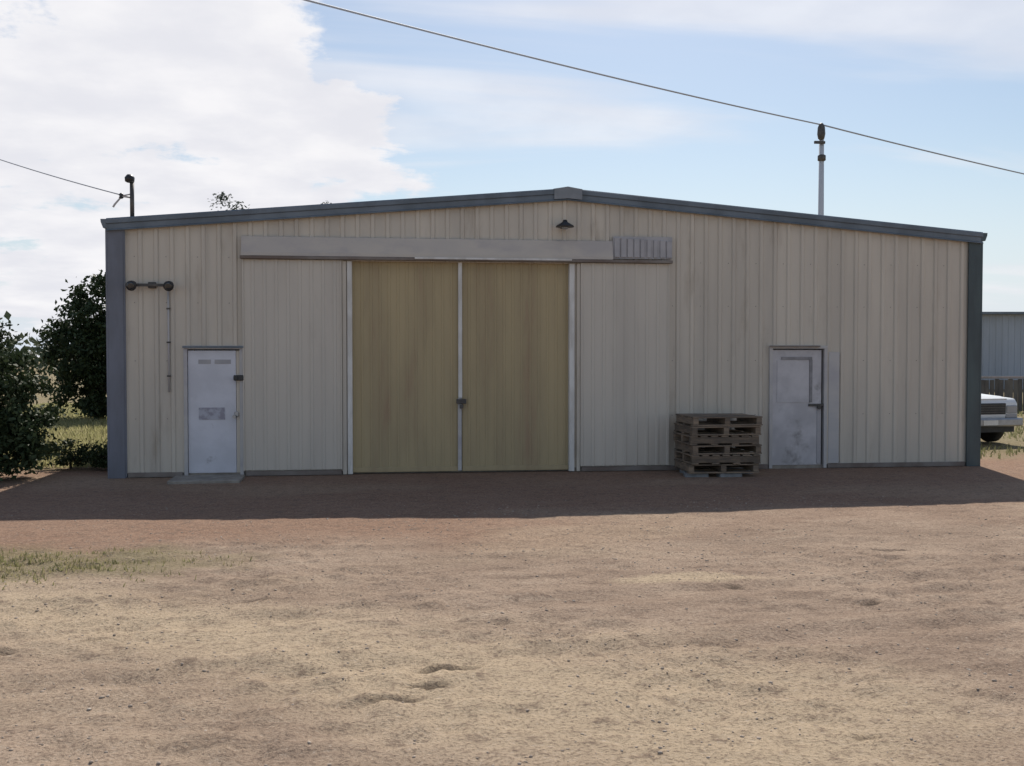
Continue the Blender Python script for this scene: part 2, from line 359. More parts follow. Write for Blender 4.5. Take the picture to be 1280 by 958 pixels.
c = mixc(t, math_node(t, 'MULTIPLY', at.outputs['Alpha'], 0.85), c, (0.075, 0.055, 0.04, 1))  # shade of the gouges painted on as near-black brown
L(t, c, b.inputs['Base Color']); b.inputs['Roughness'].default_value = 0.97; b.inputs['Specular IOR Level'].default_value = 0.15
bp = N(t, 'ShaderNodeBump'); bp.inputs['Strength'].default_value = 0.9; bp.inputs['Distance'].default_value = 0.03
L(t, math_node(t, 'ADD', n_m, math_node(t, 'MULTIPLY', n_f, 0.9)), bp.inputs['Height']); L(t, bp.outputs[0], b.inputs['Normal'])
gme.polygons.foreach_set('use_smooth', [True] * len(gme.polygons))
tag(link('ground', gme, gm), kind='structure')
def gz(x, y): return float(height(np.array([x], float), np.array([y], float))[0])

# ------------------------------------------------------------------ the shed
W, EAVE, RIDGE, DEP = 15.0, 4.20, 4.83, 20.0
def roof_z(x): return EAVE + (RIDGE - EAVE) * (1 - abs(x - W / 2) / (W / 2))
shed = empty('corrugated_shed', (0, 0, 0))
tag(shed, 'large cream metal shed with low gable roof and tan sliding doors', 'shed')
PD, RIB = 0.25, 0.026
HOLES = [(3.80, 7.60, -1, 3.56), (1.15, 2.06, -1, 2.10), (11.13, 12.15, -1, 2.12)]
def prof(x, period=PD, rib=RIB):
    # outward relief of the trapezoidal rib at x
    u = (x % period) / period
    if u < 0.64: return 0.0
    if u < 0.72: return rib * (u - 0.64) / 0.08
    if u < 0.92: return rib
    return rib * (1 - u) / 0.08
def sheet_mesh(x0, x1, zlo, zhi, holes=(), period=PD, rib=RIB, lap=0.0):
    xs = {x0, x1}
    k = int(math.floor(x0 / period)) - 1
    while k * period < x1 + period:
        for u in (0.0, 0.64, 0.72, 0.92):
            q = (k + u) * period
            if x0 < q < x1: xs.add(q)
        k += 1
    for h in holes:
        for q in h[:2]:
            if x0 < q < x1: xs.add(q)
    xs.add(min(max(W / 2, x0), x1))
    xs = sorted(xs); mb = MB(); cache = {}
    def V(x, z):
        key = (round(x, 5), round(z, 5))
        if key not in cache: cache[key] = mb.bm.verts.new((x, -prof(x, period, rib) - lap, z))
        return cache[key]
    for a, b_ in zip(xs, xs[1:]):
        if b_ - a < 1e-5: continue
        mid = (a + b_) / 2; lo = zlo
        for h in holes:
            if h[0] < mid < h[1]: lo = max(lo, h[3])
        mb.bm.faces.new((V(a, lo), V(b_, lo), V(b_, zhi(b_)), V(a, zhi(a))))
    return mb
SW = PD * 3
n = int(math.ceil(W / SW))
for i in range(n):
    a, b_ = i * SW, min((i + 1) * SW + 0.02, W)
    # a sheet wholly cut by an opening keeps its piece above the opening
    sheet_mesh(a, b_, 0.06, lambda x: roof_z(x) - 0.08, HOLES, lap=0.003 * (i % 2)).build('wall_sheet', 'cream', shed)
# fixing-screw line and girt laps
mb = MB()
for z in (0.95, 1.9, 2.85, 3.6):
    x = 0.36
    while x < W - 0.3:
        u = x + PD * 0.0
        if not any(h[0] - 0.03 < u < h[1] + 0.03 and z < h[3] + 0.45 for h in HOLES) and not (2 < u < 9.4 and z > 3.4):
            mb.lathe([(0.007, -0.008), (0.007, -0.003), (0.004, 0.0)], (u, -0.0, z), 'y', 6)
        x += PD * 2
mb.build('fixing_screws', 'darkmetal', shed)['kind'] = 'stuff'
MB().box(0.02, 3.8, 0.01, DEP, -0.25, 0.055).box(3.8, 7.6, 0.14, DEP, -0.25, 0.04).box(7.6, W - 0.02, 0.01, DEP, -0.25, 0.055).build('concrete_slab', 'conc', shed)
# side and rear walls, roof
def side_wall(x, sgn):
    mb = MB(); ys = []; k = 0
    while k * PD < DEP:
        ys += [((k + u) * PD) for u in (0.0, 0.64, 0.72, 0.92)]; k += 1
    ys = [y for y in ys if y < DEP] + [DEP]; prev = None
    for y in ys:
        p = x + sgn * prof(y); v = (mb.bm.verts.new((p, y, 0.06)), mb.bm.verts.new((p, y, EAVE - 0.08)))
        if prev: mb.bm.faces.new((prev[0], v[0], v[1], prev[1]))
        prev = v
    mb.build('side_wall', 'cream', shed)
side_wall(0.0, -1); side_wall(W, 1)
mb = MB(); mb.prism([(0, 0.06), (W, 0.06), (W, EAVE - 0.08), (W / 2, RIDGE - 0.08), (0, EAVE - 0.08)], 'y', DEP - 0.03, DEP); mb.build('rear_wall', 'cream', shed)
for s in (-1, 1):
    mb = MB(); prev = None; k = 0; ys = []
    while k * PD < DEP:
        ys += [((k + u) * PD) for u in (0.0, 0.64, 0.72, 0.92)]; k += 1
    for y in [-0.02] + ys[1:] + [DEP + 0.05]:
        p = prof(y) if 0 <= y <= DEP else 0
        a = Vector((W / 2, y, RIDGE - 0.045 + p)); e = Vector((W / 2 + s * (W / 2 + 0.06), y, EAVE - 0.05 + p))
        v = (mb.bm.verts.new(a), mb.bm.verts.new(e))
        if prev: mb.bm.faces.new((prev[0], v[0], v[1], prev[1]))
        prev = v
    mb.build('roof_slope', 'roof', shed)
    # barge flashing: a folded strip following the gable
    L_ = math.hypot(W / 2 + 0.05, RIDGE - EAVE); ang = math.atan2(RIDGE - EAVE, W / 2)
    x_end = W / 2 + s * (W / 2 + 0.05); mb = MB()
    prf = [(0.16, 0.0), (-0.085, 0.0), (-0.105, -0.02), (-0.105, -0.085), (-0.085, -0.10), (-0.085, -0.175), (-0.115, -0.195), (-0.115, -0.205), (-0.06, -0.205), (-0.06, -0.03), (0.16, -0.02)]
    rows = []
    for tt in (0.0, 0.34, 0.67, 1.0):
        xx = W / 2 + (x_end - W / 2) * tt; zz = RIDGE + (EAVE - RIDGE) * abs(xx - W / 2) / (W / 2) + 0.006
        rows.append([mb.bm.verts.new((xx, y, zz + z)) for y, z in prf])
    for r0, r1 in zip(rows, rows[1:]):
        for i in range(len(prf)): mb.bm.faces.new((r0[i], r0[(i + 1) % len(prf)], r1[(i + 1) % len(prf)], r1[i]))
    mb.bm.faces.new(rows[0]); mb.bm.faces.new(rows[-1][::-1])
    mb.build('barge_flashing', 'blue', shed)
    # gutter along the eave, its end cap seen beside the gable
    gxo = x_end; mb = MB()
    mb.prism([(gxo, EAVE - 0.01), (gxo + s * 0.09, EAVE - 0.012), (gxo + s * 0.085, EAVE - 0.06), (gxo + s * 0.05, EAVE - 0.155), (gxo - s * 0.03, EAVE - 0.155)], 'y', -0.09, DEP)
    mb.build('gutter', 'blue' if s < 0 else 'green', shed)
mb = MB(); mb.prism([(-0.24, -0.022), (0, 0.004), (0.24, -0.022), (0.24, -0.20), (0.0, -0.18), (-0.24, -0.20)], 'y', -0.124, -0.108)
mb.build('ridge_end_plate', 'ridge', shed, loc=(W / 2, 0, RIDGE + 0.008))
mb = MB(); mb.prism([(-0.25, -0.02), (0, 0.02), (0.25, -0.02), (0.25, -0.01), (0, 0.032), (-0.25, -0.01)], 'y', -0.10, DEP); mb.build('ridge_cap', 'roof', shed, loc=(W / 2, 0, RIDGE))
MB().box(-0.045, 0.20, -0.06, -0.028, -0.02, EAVE - 0.16, 0.004).box(-0.075, -0.045, -0.06, 0.2, -0.02, EAVE - 0.17).box(0.20, 0.225, -0.05, 0.0, 0.0, EAVE - 0.15).build('corner_flashing', 'violet', shed)
MB().box(W - 0.19, W + 0.045, -0.06, -0.028, -0.02, EAVE - 0.16, 0.004).box(W + 0.045, W + 0.075, -0.06, 0.2, -0.02, EAVE - 0.17).build('corner_flashing', 'green', shed)
# sliding doors
for j, (a, b_) in enumerate(((3.86, 5.655), (5.705, 7.54))):
    d = empty('sliding_door', (0, 0, 0)); d.parent = shed
    m = 3; w = (b_ - a) / m
    for k in range(m):
        sm = sheet_mesh(a + k * w, a + (k + 1) * w + 0.01 * (k < m - 1), 0.05, lambda x: 3.60, (), 0.15, 0.010, 0.002 * (k % 2))
        s_ = sm.build('door_sheet', 'tan', d, loc=(0, 0.07, 0))
    for z0, z1 in ((0.045, 0.13), (1.75, 1.83), (3.45, 3.6)): MB().box(a, b_, 0.078, 0.11, z0, z1).build('door_rail', 'darkmetal', d)
    MB().box(a, b_, 0.03, 0.062, 0.02, 0.10, 0.004).build('bottom_rail', 'tan', d)
MB().box(5.635, 5.70, 0.0, 0.055, 1.27, 3.60, 0.004).build('meeting_stile', 'white', shed)
o_ = MB().box(5.628, 5.692, 0.008, 0.055, 0.03, 1.265, 0.004).build('meeting_stile', 'hood', shed)
la = MB().box(5.60, 5.77, -0.03, 0.0, 1.17, 1.25, 0.005).build('door_latch', 'darkmetal', shed)
MB().prism([(5.655, 1.09), (5.715, 1.09), (5.715, 1.16), (5.655, 1.16)], 'y', -0.055, -0.025, 0.006).build('padlock', 'darkmetal', la)
for a, b_, mm in ((3.78, 3.86, 'white'), (7.535, 7.625, 'white'), (7.665, 7.725, 'cream'), (3.70, 3.765, 'cream')):
    MB().box(a, b_, -0.05, 0.10, 0.0, 3.56, 0.004).build('door_jamb', mm, shed)
# hood over the track and the track itself
mb = MB(); mb.prism([(-0.025, 3.955), (-0.075, 3.945), (-0.115, 3.68), (-0.115, 3.63), (-0.105, 3.63), (-0.10, 3.67), (-0.065, 3.93), (-0.025, 3.94)], 'x', 2.07, 8.28)
mb.build('track_hood', 'hoodcream', shed)
MB().box(2.05, 9.33, -0.13, -0.03, 3.575, 3.625, 0.006).build('door_track', 'track', shed)
MB().box(4.9, 7.56, -0.145, -0.132, 3.60, 3.63).build('track_trim', 'white', shed)
for a, b_ in ((2.09, 3.68), (7.74, 9.28)):
    d = empty('side_panel', (0, 0, 0)); d.parent = shed
    for k in range(2):
        w = (b_ - a) / 2
        sheet_mesh(a + k * w, a + (k + 1) * w + 0.01 * (1 - k), 0.09, lambda x: 3.57, (), 0.19, 0.013, 0.002 * k).build('panel_sheet', 'creamsmooth', d, loc=(0, -0.05, 0))
    for x0, x1 in ((a - 0.012, a + 0.012), (b_ - 0.012, b_ + 0.012)): MB().box(x0, x1, -0.072, -0.03, 0.085, 3.57, 0.003).build('panel_edge', 'creamsmooth', d)
vp = MB().box(8.29, 9.33, -0.07, -0.026, 3.65, 4.03).build('vent_panel', 'slat', shed)
x = 8.31
for k in range(9):
    w = 0.07 if k in (4, 5, 6) else 0.095
    MB().box(x, x + w, -0.092, -0.07, 3.67, 4.01 - 0.006 * k, 0.006).build('slat', 'slat', vp); x += 0.115
# entry doors
def entry_door(x0, x1, z1, m):
    d = empty('entry_door', (0, 0, 0)); d.parent = shed
    MB().box(x0 - 0.02, x0 + 0.035, -0.045, 0.09, 0.0, z1).box(x1 - 0.035, x1 + 0.02, -0.045, 0.09, 0.0, z1).box(x0 - 0.02, x1 + 0.02, -0.05, 0.09, z1 + 0.001, z1 + 0.05).build('door_frame', 'hood', d)
    return d
d1 = entry_door(1.15, 2.06, 2.09, 'doorwhite')
MB().box(1.19, 1.96, -0.005, 0.045, 0.05, 2.07, 0.004).build('door_leaf', 'doorwhite', d1)
MB().box(1.965, 2.02, 0.0, 0.06, 0.05, 2.07, 0.003).build('door_stile', 'cream', d1)
MB().box(1.12, 2.09, -0.085, -0.051, 2.11, 2.145, 0.004).build('drip_flashing', 'blue', d1)
MB().box(1.93, 2.09, -0.085, -0.048, 1.575, 1.665, 0.01).lathe([(0.02, -0.12), (0.02, -0.085)], (1.98, 0, 1.62), 'y', 10).build('lock_box', 'black', d1)
for (a, b_, z0, z1) in ((1.36, 1.56, 1.85, 1.92), (1.62, 1.88, 1.85, 1.92)):
    MB().box(a, b_, -0.010, -0.006, z0, z1).build('notice_strip', 'slat', d1)
MB().box(1.36, 1.78, -0.011, -0.006, 0.93, 1.13).build('faded_notice', mat('faded_notice', (0.30, 0.29, 0.34), (0.46, 0.47, 0.53), 9, rough=0.6, lo=0.4, hi=0.6), d1)
MB().box(1.93, 2.0, -0.02, -0.006, 0.98, 1.06, 0.006).lathe([(0.03, -0.075), (0.033, -0.055), (0.015, -0.045), (0.015, -0.005)], (1.935, 0, 0.98), 'y', 12).build('door_knob', 'chrome', d1)
d2 = entry_door(11.13, 12.15, 2.11, 'doorworn')
MB().box(11.17, 12.08, 0.0, 0.045, 0.05, 2.09, 0.004).build('door_leaf', 'doorworn', d2)
MB().box(11.10, 12.02, -0.09, -0.051, 2.135, 2.165, 0.004).build('drip_flashing', 'track', d2)
# worn upper panel framed by dark beading, with a hasp
MB().box(11.34, 11.90, -0.018, -0.001, 1.915, 1.965).box(11.855, 11.905, -0.019, -0.001, 1.16, 1.914).build('window_beading', 'beading', d2)
MB().box(11.26, 11.85, -0.008, -0.001, 1.16, 1.91).build('window_panel', 'doorworn', d2)
MB().box(11.84, 12.10, -0.03, -0.001, 1.09, 1.135, 0.004).lathe([(0.034, -0.07), (0.034, -0.03)], (12.02, 0, 1.07), 'y', 12).build('door_handle', 'darkmetal', d2)
MB().box(12.0, 12.075, -0.012, -0.001, 0.07, 1.03, 0.003).build('edge_strip', 'slat', d2)
MB().box(12.20, 12.40, -0.036, -0.025, 0.08, 2.05, 0.003).build('cover_strip', 'hood', shed)
# loose bottom edge: dark slab rebate trim
for x0, x1 in ((7.75, 11.08), (0.24, 1.1), (2.12, 3.68), (12.19, 14.78)): MB().box(x0, x1, -0.05, -0.026, 0.0, 0.075).build('base_trim', 'track', shed)

# door steps
st = MB().box(-0.55, 0.55, -0.36, 0.36, -0.1, 0.04, 0.015).build('concrete_doorstep', 'conc'); st.location = (1.58, -0.56, 0); st.rotation_euler = (0, 0, R(1.5))
tag(st, 'low pale concrete doorstep slab below the left white door', 'doorstep')

# ------------------------------------------------------------------ lamps and wiring on the wall
tl = empty('twin_flood_lamp', (0.65, -0.03, 3.13))
tag(tl, 'dark bar with a round flood lamp at each end above left white door', 'wall lamp')
MB().box(-0.26, 0.26, -0.09, -0.055, -0.022, 0.022, 0.005).box(-0.06, 0.06, -0.06, 0.01, -0.05, 0.05, 0.008).build('mounting_bar', 'darkmetal', tl)
for s in (-1, 1):
    h = MB().lathe([(0.035, 0.06), (0.06, 0.03), (0.078, -0.05), (0.083, -0.10), (0.07, -0.105)], (0, 0, 0), 'y', 16).build('lamp_head', 'black', tl, True, loc=(s * 0.29, -0.10, 0.0))
    h.rotation_euler = (R(14), 0, 0)
    MB().lathe([(0.066, -0.108), (0.05, -0.114), (0.02, -0.117)], (0, 0, 0), 'y', 14).build('lamp_glass', 'glassy', h, True)
cd = empty('electrical_conduit', (0.90, -0.03, 1.39)); tag(cd, 'thin grey conduit running down wall from twin flood lamp', 'conduit')
MB().tube([(0, -0.022, 1.64), (0, -0.022, 0.0)], 0.016, 8).build('pipe', 'hood', cd, True)
for z in (0.25, 0.8, 1.35): MB().box(-0.03, 0.03, -0.045, 0.008, z, z + 0.025, 0.004).build('saddle_clip', 'darkmetal', cd)
gl = empty('gable_lamp', (7.43, -0.03, 4.19)); tag(gl, 'small dark hooded lamp under the gable peak', 'wall lamp')
MB().box(-0.05, 0.05, -0.03, 0.01, -0.04, 0.06, 0.008).tube([(0, -0.02, 0.02), (0, -0.13, 0.05)], 0.016, 8).build('bracket', 'darkmetal', gl)
MB().lathe([(0.03, 0.09), (0.05, 0.05), (0.15, -0.01), (0.155, -0.03), (0.13, -0.03)], (0, -0.17, 0), 'z', 18).build('lamp_shade', 'black', gl, True)
MB().lathe([(0.05, -0.02), (0.06, -0.045), (0.03, -0.07)], (0, -0.17, 0), 'z', 12).build('bulb', 'lens', gl, True)

# ------------------------------------------------------------------ pallets
PW, PDp, PH = 1.17, 0.95, 0.152
def pallet(name, closed):
    p = empty(name)
    sh = {}
    def brd(nm, x0, x1, y0, y1, z0, z1, key):
        if key not in sh:
            o = MB().box(-(x1 - x0) / 2, (x1 - x0) / 2, -(y1 - y0) / 2, (y1 - y0) / 2, -(z1 - z0) / 2, (z1 - z0) / 2, 0.003).build(nm, 'pallet', p); sh[key] = o.data
        else: o = link(nm, sh[key], None, p)
        o.location = ((x0 + x1) / 2, (y0 + y1) / 2, (z0 + z1) / 2)
        o.rotation_euler = (0, random.uniform(-.006, .006), random.uniform(-.012, .012))
    hx, hy = PW / 2, PDp / 2
    if closed:       # long bearer faces the yard
        for y in (-hy, -0.04, hy - 0.08): brd('bearer', -hx, hx, y, y + 0.08, 0.024, 0.126, 'b')
        for k in range(7): x = -hx + k * (PW - 0.12) / 6; brd('deck_board', x, x + 0.12, -hy - 0.01, hy + 0.01, 0.128, 0.150, 'd')
        for k in range(4): x = -hx + k * (PW - 0.12) / 3; brd('bottom_board', x, x + 0.12, -hy - 0.01, hy + 0.01, 0.0, 0.022, 'd2')
    else:            # bearers end-on, deck boards along the face
        for x in (-hx, -0.045, hx - 0.09): brd('bearer', x, x + 0.09, -hy, hy, 0.024, 0.126, 'b')
        for k in range(6): y = -hy + k * (PDp - 0.12) / 5; brd('deck_board', -hx - 0.01, hx + 0.01, y, y + 0.12, 0.128, 0.150, 'd')
        for k in range(3): y = -hy + k * (PDp - 0.12) / 2; brd('bottom_board', -hx - 0.01, hx + 0.01, y, y + 0.12, 0.0, 0.022, 'd2')
    return p
pa, pb = pallet('timber_pallet', False), pallet('timber_pallet', True)
order = [(pa, 'bottom'), (pb, 'second from the ground'), (pa, 'third from the ground'), (pb, 'fourth from the ground'), (pa, 'second from the top'), (pa, 'topmost')]
seen = set(); z = 0.055
for i, (src, where) in enumerate(order):
    p = src if id(src) not in seen else copy_tree(src); seen.add(id(src))
    p.location = (9.94 + random.uniform(-.035, .035), -0.66 + random.uniform(-.02, .03), z)
    p.rotation_euler = (0, 0, R(random.uniform(-2.6, 2.6) + (180 if i % 2 else 0)))
    tag(p, 'weathered timber pallet, %s of the stack beside the right door' % where, 'pallet', 'stacked timber pallets'); z += PH + 0.004
for k, (x, y) in enumerate(((9.5, -0.95), (10.05, -1.0), (10.4, -0.55), (9.6, -0.4))):
    bl = MB().box(-0.19, 0.19, -0.095, 0.095, -0.05, 0.052, 0.01).build('concrete_block', 'block'); bl.location = (x, y, 0.0)
    bl.rotation_euler = (0, 0, R(random.uniform(-6, 6)))
    tag(bl, 'grey concrete block under the pallet stack, ' + ('front left one', 'front middle one', 'rear right one', 'rear left one')[k], 'block', 'blocks under the pallets')

# ------------------------------------------------------------------ service mast, poles, cables
ms = empty('service_mast', (0.32, 0.06, 4.20)); tag(ms, 'thin dark service mast on the roof above shed left corner', 'mast')
MB().tube([(0, 0, -0.02), (0, 0, 0.62)], 0.034, 10).build('post', 'darkmetal', ms, True)
MB().lathe([(0.04, 0.60), (0.075, 0.62), (0.08, 0.68), (0.04, 0.73)], (-0.03, -0.02, 0), 'z', 12).build('weather_head', 'black', ms, True)
MB().tube([(0, 0, 0.36), (-0.16, 0, 0.38), (-0.27, 0, 0.25), (-0.30, 0, 0.20)], 0.016, 8).tube([(0, 0, 0.42), (-0.14, 0, 0.39)], 0.012, 6).build('bracket_arm', 'hood', ms, True)
MB().lathe([(0.02, 0.34), (0.04, 0.36), (0.025, 0.38), (0.04, 0.40), (0.02, 0.43)], (-0.17, 0, 0), 'z', 10).build('insulator', 'black', ms, True)
MB().tube([(0, 0, 0.01), (0, 0, 0.05)], [0.10, 0.04], 12).build('roof_boot', 'black', ms, True)

PT = Vector((23.85, 26.42, 12.49))
pl = empty('power_pole', (PT.x, PT.y, 0)); tag(pl, 'pale slender power pole rising behind the roof right half', 'power pole')
MB().tube([(0, 0, -0.2), (0, 0, 6), (0, 0, 12.3)], [0.18, 0.14, 0.11], 14).build('pole_shaft', 'pole', pl, True)
MB().lathe([(0.08, 11.75), (0.14, 11.8), (0.18, 12.0), (0.16, 12.3), (0.10, 12.45), (0.05, 12.5)], (-0.06, -0.1, 0), 'z', 12).build('cable_clamp_cover', 'darkmetal', pl, True)
MB().box(-0.42, 0.10, -0.2, -0.12, 11.55, 11.68, 0.02).build('bracket', 'darkmetal', pl)
MB().lathe([(0.12, 10.8), (0.18, 10.84), (0.18, 11.05), (0.12, 11.09)], (0.0, -0.03, 0), 'z', 12).build('band_box', 'darkmetal', pl, True)
def span(name, A, B, sag, r, label, seg=48):
    A, B = Vector(A), Vector(B); o = empty(name, A)
    mb = MB(); mb.tube([(A.lerp(B, k / seg) - Vector((0, 0, sag * 4 * (k / seg) * (1 - k / seg)))) for k in range(seg + 1)], r, 6)
    bpy.data.objects.remove(o); o = mb.build(name, 'wire', None, True)
    return tag(o, label, 'cable')
def cam2w(x, d, z): a = R(6.9); return (4.51 + x * math.cos(a) + d * math.sin(a), -16.87 - x * math.sin(a) + d * math.cos(a), z)
top = PT + Vector((0, -0.05, -0.06))
span('power_cable', cam2w(-15.4, 20, 12.1), top, 0.25, 0.030, 'dark power cable sweeping from the upper left sky down to the pole')
span('power_cable', top, cam2w(82, 90, 12.6), 0.9, 0.034, 'dark power cable leaving the pole towards the right edge')
span('service_cable', cam2w(-20.5, 30, 10.1), (0.15, 0.06, 4.60), 0.25, 0.010, 'thin cable coming down from the left sky to the service mast')

# ------------------------------------------------------------------ vegetation
def leaf_quads(cen, size, rs, aspect=0.5, droop=0.0):
    n = len(cen); d = rs.normal(size=(n, 3)); d[:, 2] -= droop; d /= np.linalg.norm(d, axis=1, keepdims=True)
    q = rs.normal(size=(n, 3)); s = np.cross(d, q); s /= np.linalg.norm(s, axis=1, keepdims=True) + 1e-9
    L_ = size * rs.uniform(0.6, 1.35, (n, 1)); a = d * L_; w = s * L_ * aspect * 0.5
    nn = np.cross(d, s) * L_ * 0.12
    v = np.stack([cen - a * .5, cen + w + nn, cen + a * .5, cen - w + nn], 1).reshape(-1, 3)
    return v, np.arange(len(v)).reshape(-1, 4)
def crown_points(lobes, nclump, nleaf, spread, rs, zmin=0.05):
    pts = []; vol = np.array([l[3] * l[4] * l[5] for l in lobes]) ** 0.8; vol = vol / vol.sum()
    cl = []
    for l, f in zip(lobes, vol):
        m = max(2, int(nclump * f)); u = rs.normal(size=(m, 3)); u /= np.linalg.norm(u, axis=1, keepdims=True)
        u *= rs.uniform(0.35, 1.08, (m, 1)) ** 0.6; cl.append(np.array(l[:3]) + u * np.array(l[3:6]))
    cl = np.concatenate(cl); k = nleaf // len(cl)
    sc = spread * rs.uniform(0.5, 1.3, (len(cl), 1, 1))
    p = cl[:, None, :] + rs.normal(size=(len(cl), k, 3)) * sc * np.array([1, 1, 0.75])
    p = p.reshape(-1, 3); p[:, 2] = np.where(p[:, 2] < zmin, zmin + rs.uniform(0, 0.3, len(p)), p[:, 2])
    return p, cl
def tree(name, loc, lobes, trunk_r, fork, nclump, nleaf, leaf, spread, m, label, cat, group=None, seed=1, aspect=0.5, droop=0.0):
    rs = np.random.default_rng(seed); t_ = empty(name, (loc[0], loc[1], 0))
    p, cl = crown_points(lobes, nclump, nleaf, spread, rs)
    v, f = leaf_quads(p, leaf, rs, aspect, droop)
    link('crown', np_mesh('crown', v, f, 4), m, t_)
    mb = MB(); topz = max(l[2] for l in lobes)
    mb.tube([(0, 0, -0.2), (rs.normal() * .05, rs.normal() * .05, fork * .5), (rs.normal() * .1, rs.normal() * .1, fork)], [trunk_r * 1.3, trunk_r, trunk_r * .8], 9)
    pick = cl[rs.choice(len(cl), min(len(cl), 26), replace=False)]
    for q in pick:
        q = Vector(q); a = Vector((0, 0, fork * rs.uniform(.55, 1.0)))
        mid = a.lerp(q, 0.5) + Vector((rs.normal() * .1, rs.normal() * .1, abs(q.z - a.z) * .12))
        mb.tube([a, mid, q], [trunk_r * .42, trunk_r * .24, trunk_r * .07], 6)
    mb.build('trunk', 'bark', t_, True)
    return tag(t_, label, cat, group)
# tall rounded tree tucked behind the shed's left corner
tree('leafy_tree', cam2w(-12.9, 31, 0), [(0.35, 0, 3.2, 1.2, 1.2, 1.25), (-0.25, 0, 2.0, 1.35, 1.3, 1.3), (1.5, 0.4, 2.6, 1.3, 1.3, 1.7), (-0.35, -0.1, 3.7, .5, .5, .45), (0.1, 0, 0.85, 1.5, 1.3, .75), (0.2, 0, 2.2, .9, .9, 1.2), (0.75, 0, 4.1, .6, .6, .45), (-1.0, 0, 2.9, .45, .4, .35)],
     0.14, 1.2, 300, 26000, 0.15, 0.17, 'leaf_dark', 'dark leafy tree behind the shed left corner, rising above the shrubs', 'tree', seed=3)
tree('large_shrub', cam2w(-8.6, 16.2, 0), [(0, 0, 1.25, .95, 0.9, 1.05), (-0.9, 0.3, 1.5, 1.0, 1.0, 1.2), (0.45, 0.2, 1.2, .55, .6, .8), (0.2, -0.2, 0.5, .9, .7, .45), (-0.5, -0.2, 0.35, 1.3, .7, .35), (-0.3, 0, 2.2, .5, .4, .45), (0.15, 0, 2.15, .18, .18, .45)],
     0.07, 0.7, 260, 26000, 0.095, 0.13, 'leaf_dark', 'big dark shrub at the left edge of the yard', 'shrub', seed=5)
tree('large_shrub', cam2w(-13.6, 22.5, 0), [(0, 0, 1.5, 1.5, 1.2, 1.3), (0.9, 0, 1.1, .8, .8, .8), (-0.4, 0, 2.5, .8, .8, .6), (1.2, 0, 2.1, .3, .3, .7)],
     0.08, 0.8, 160, 11000, 0.13, 0.16, 'leaf_blue', 'grey green shrub further back behind the big dark shrub', 'shrub', seed=6)
tree('large_shrub', cam2w(-10.2, 15.8, 0), [(0, 0, 1.35, 1.2, 1.0, 1.2), (-1.0, 0.2, 1.2, .9, .9, 1.0), (0.4, 0, 2.1, .6, .6, .6), (0.4, -0.1, 0.4, 1.4, .8, .4), (0.9, 0.2, 0.9, .8, .7, .7)],
     0.07, 0.8, 240, 22000, 0.11, 0.14, 'leaf_dark', 'tall dark shrub running out of frame past the left edge', 'shrub', seed=7)
for k, (px_, d, s, lab) in enumerate(((-7.55, 17.6, 0.42, 'nearest the big dark shrub'), (-7.35, 18.8, 0.36, 'midway to the shed corner'), (-7.25, 17.4, 0.30, 'closest to the shed corner'))):
    tree('low_shrub', cam2w(px_ - 0.25 + 0.22 * k, d, 0), [(0, 0, s * .6, s * 1.1, s, s * .6), (s * .6, 0, s * .4, s * .6, s * .6, s * .4)], 0.02, s * .5, 30, 1800, 0.06, 0.07, 'leaf_dark',
         'low dark shrub on the grass, %s' % lab, 'shrub', 'low shrubs by the left corner', seed=20 + k)
tree('tall_tree', cam2w(-13.35, 48, 0), [(0, 0, 7.6, 1.3, 1.3, 1.2), (-0.32, 0, 8.95, .36, .3, .85), (0.3, 0, 9.0, .33, .3, .85), (0.9, 0, 7.2, 1.2, 1.0, 1.0), (-1.2, 0, 7.3, 1.2, 1.0, 1.0)],
     0.24, 5.5, 130, 9000, 0.20, 0.22, 'leaf_blue', 'tree with feathery top just showing over the roof on the left', 'tree', seed=8, droop=0.2, aspect=0.3)
tree('tall_tree', cam2w(-10.6, 55, 0), [(0, 0, 8.6, 1.3, 1.3, 1.3), (0.25, 0, 10.1, .3, .3, .55), (-0.9, 0, 7.8, 1.2, 1.0, 1.0), (-1.4, 0, 9.6, .25, .25, .4)],
     0.22, 5.5, 90, 5000, 0.20, 0.2, 'leaf_blue', 'sparse twiggy treetop barely clearing the roof line', 'tree', seed=9, droop=0.2, aspect=0.3)
# far wood on the horizon
rs = np.random.default_rng(31); pts = []
for k in range(900):
    a = rs.uniform(-1.25, 1.25); d = rs.uniform(150, 230); h = rs.uniform(2.5, 6.5)
    c = np.array([4.5 + math.sin(a + .12) * d, -16 + math.cos(a + .12) * d, h * .5]); u = rs.normal(size=(26, 3)); pts.append(c + u * np.array([1.7, 1.7, h * .24]))
v, f = leaf_quads(np.concatenate(pts), 1.1, rs, 0.7)
tag(link('distant_trees', np_mesh('distant_trees', v, f, 4), 'leaf_far'), 'dull green line of far trees along the horizon', 'woodland', kind='stuff')

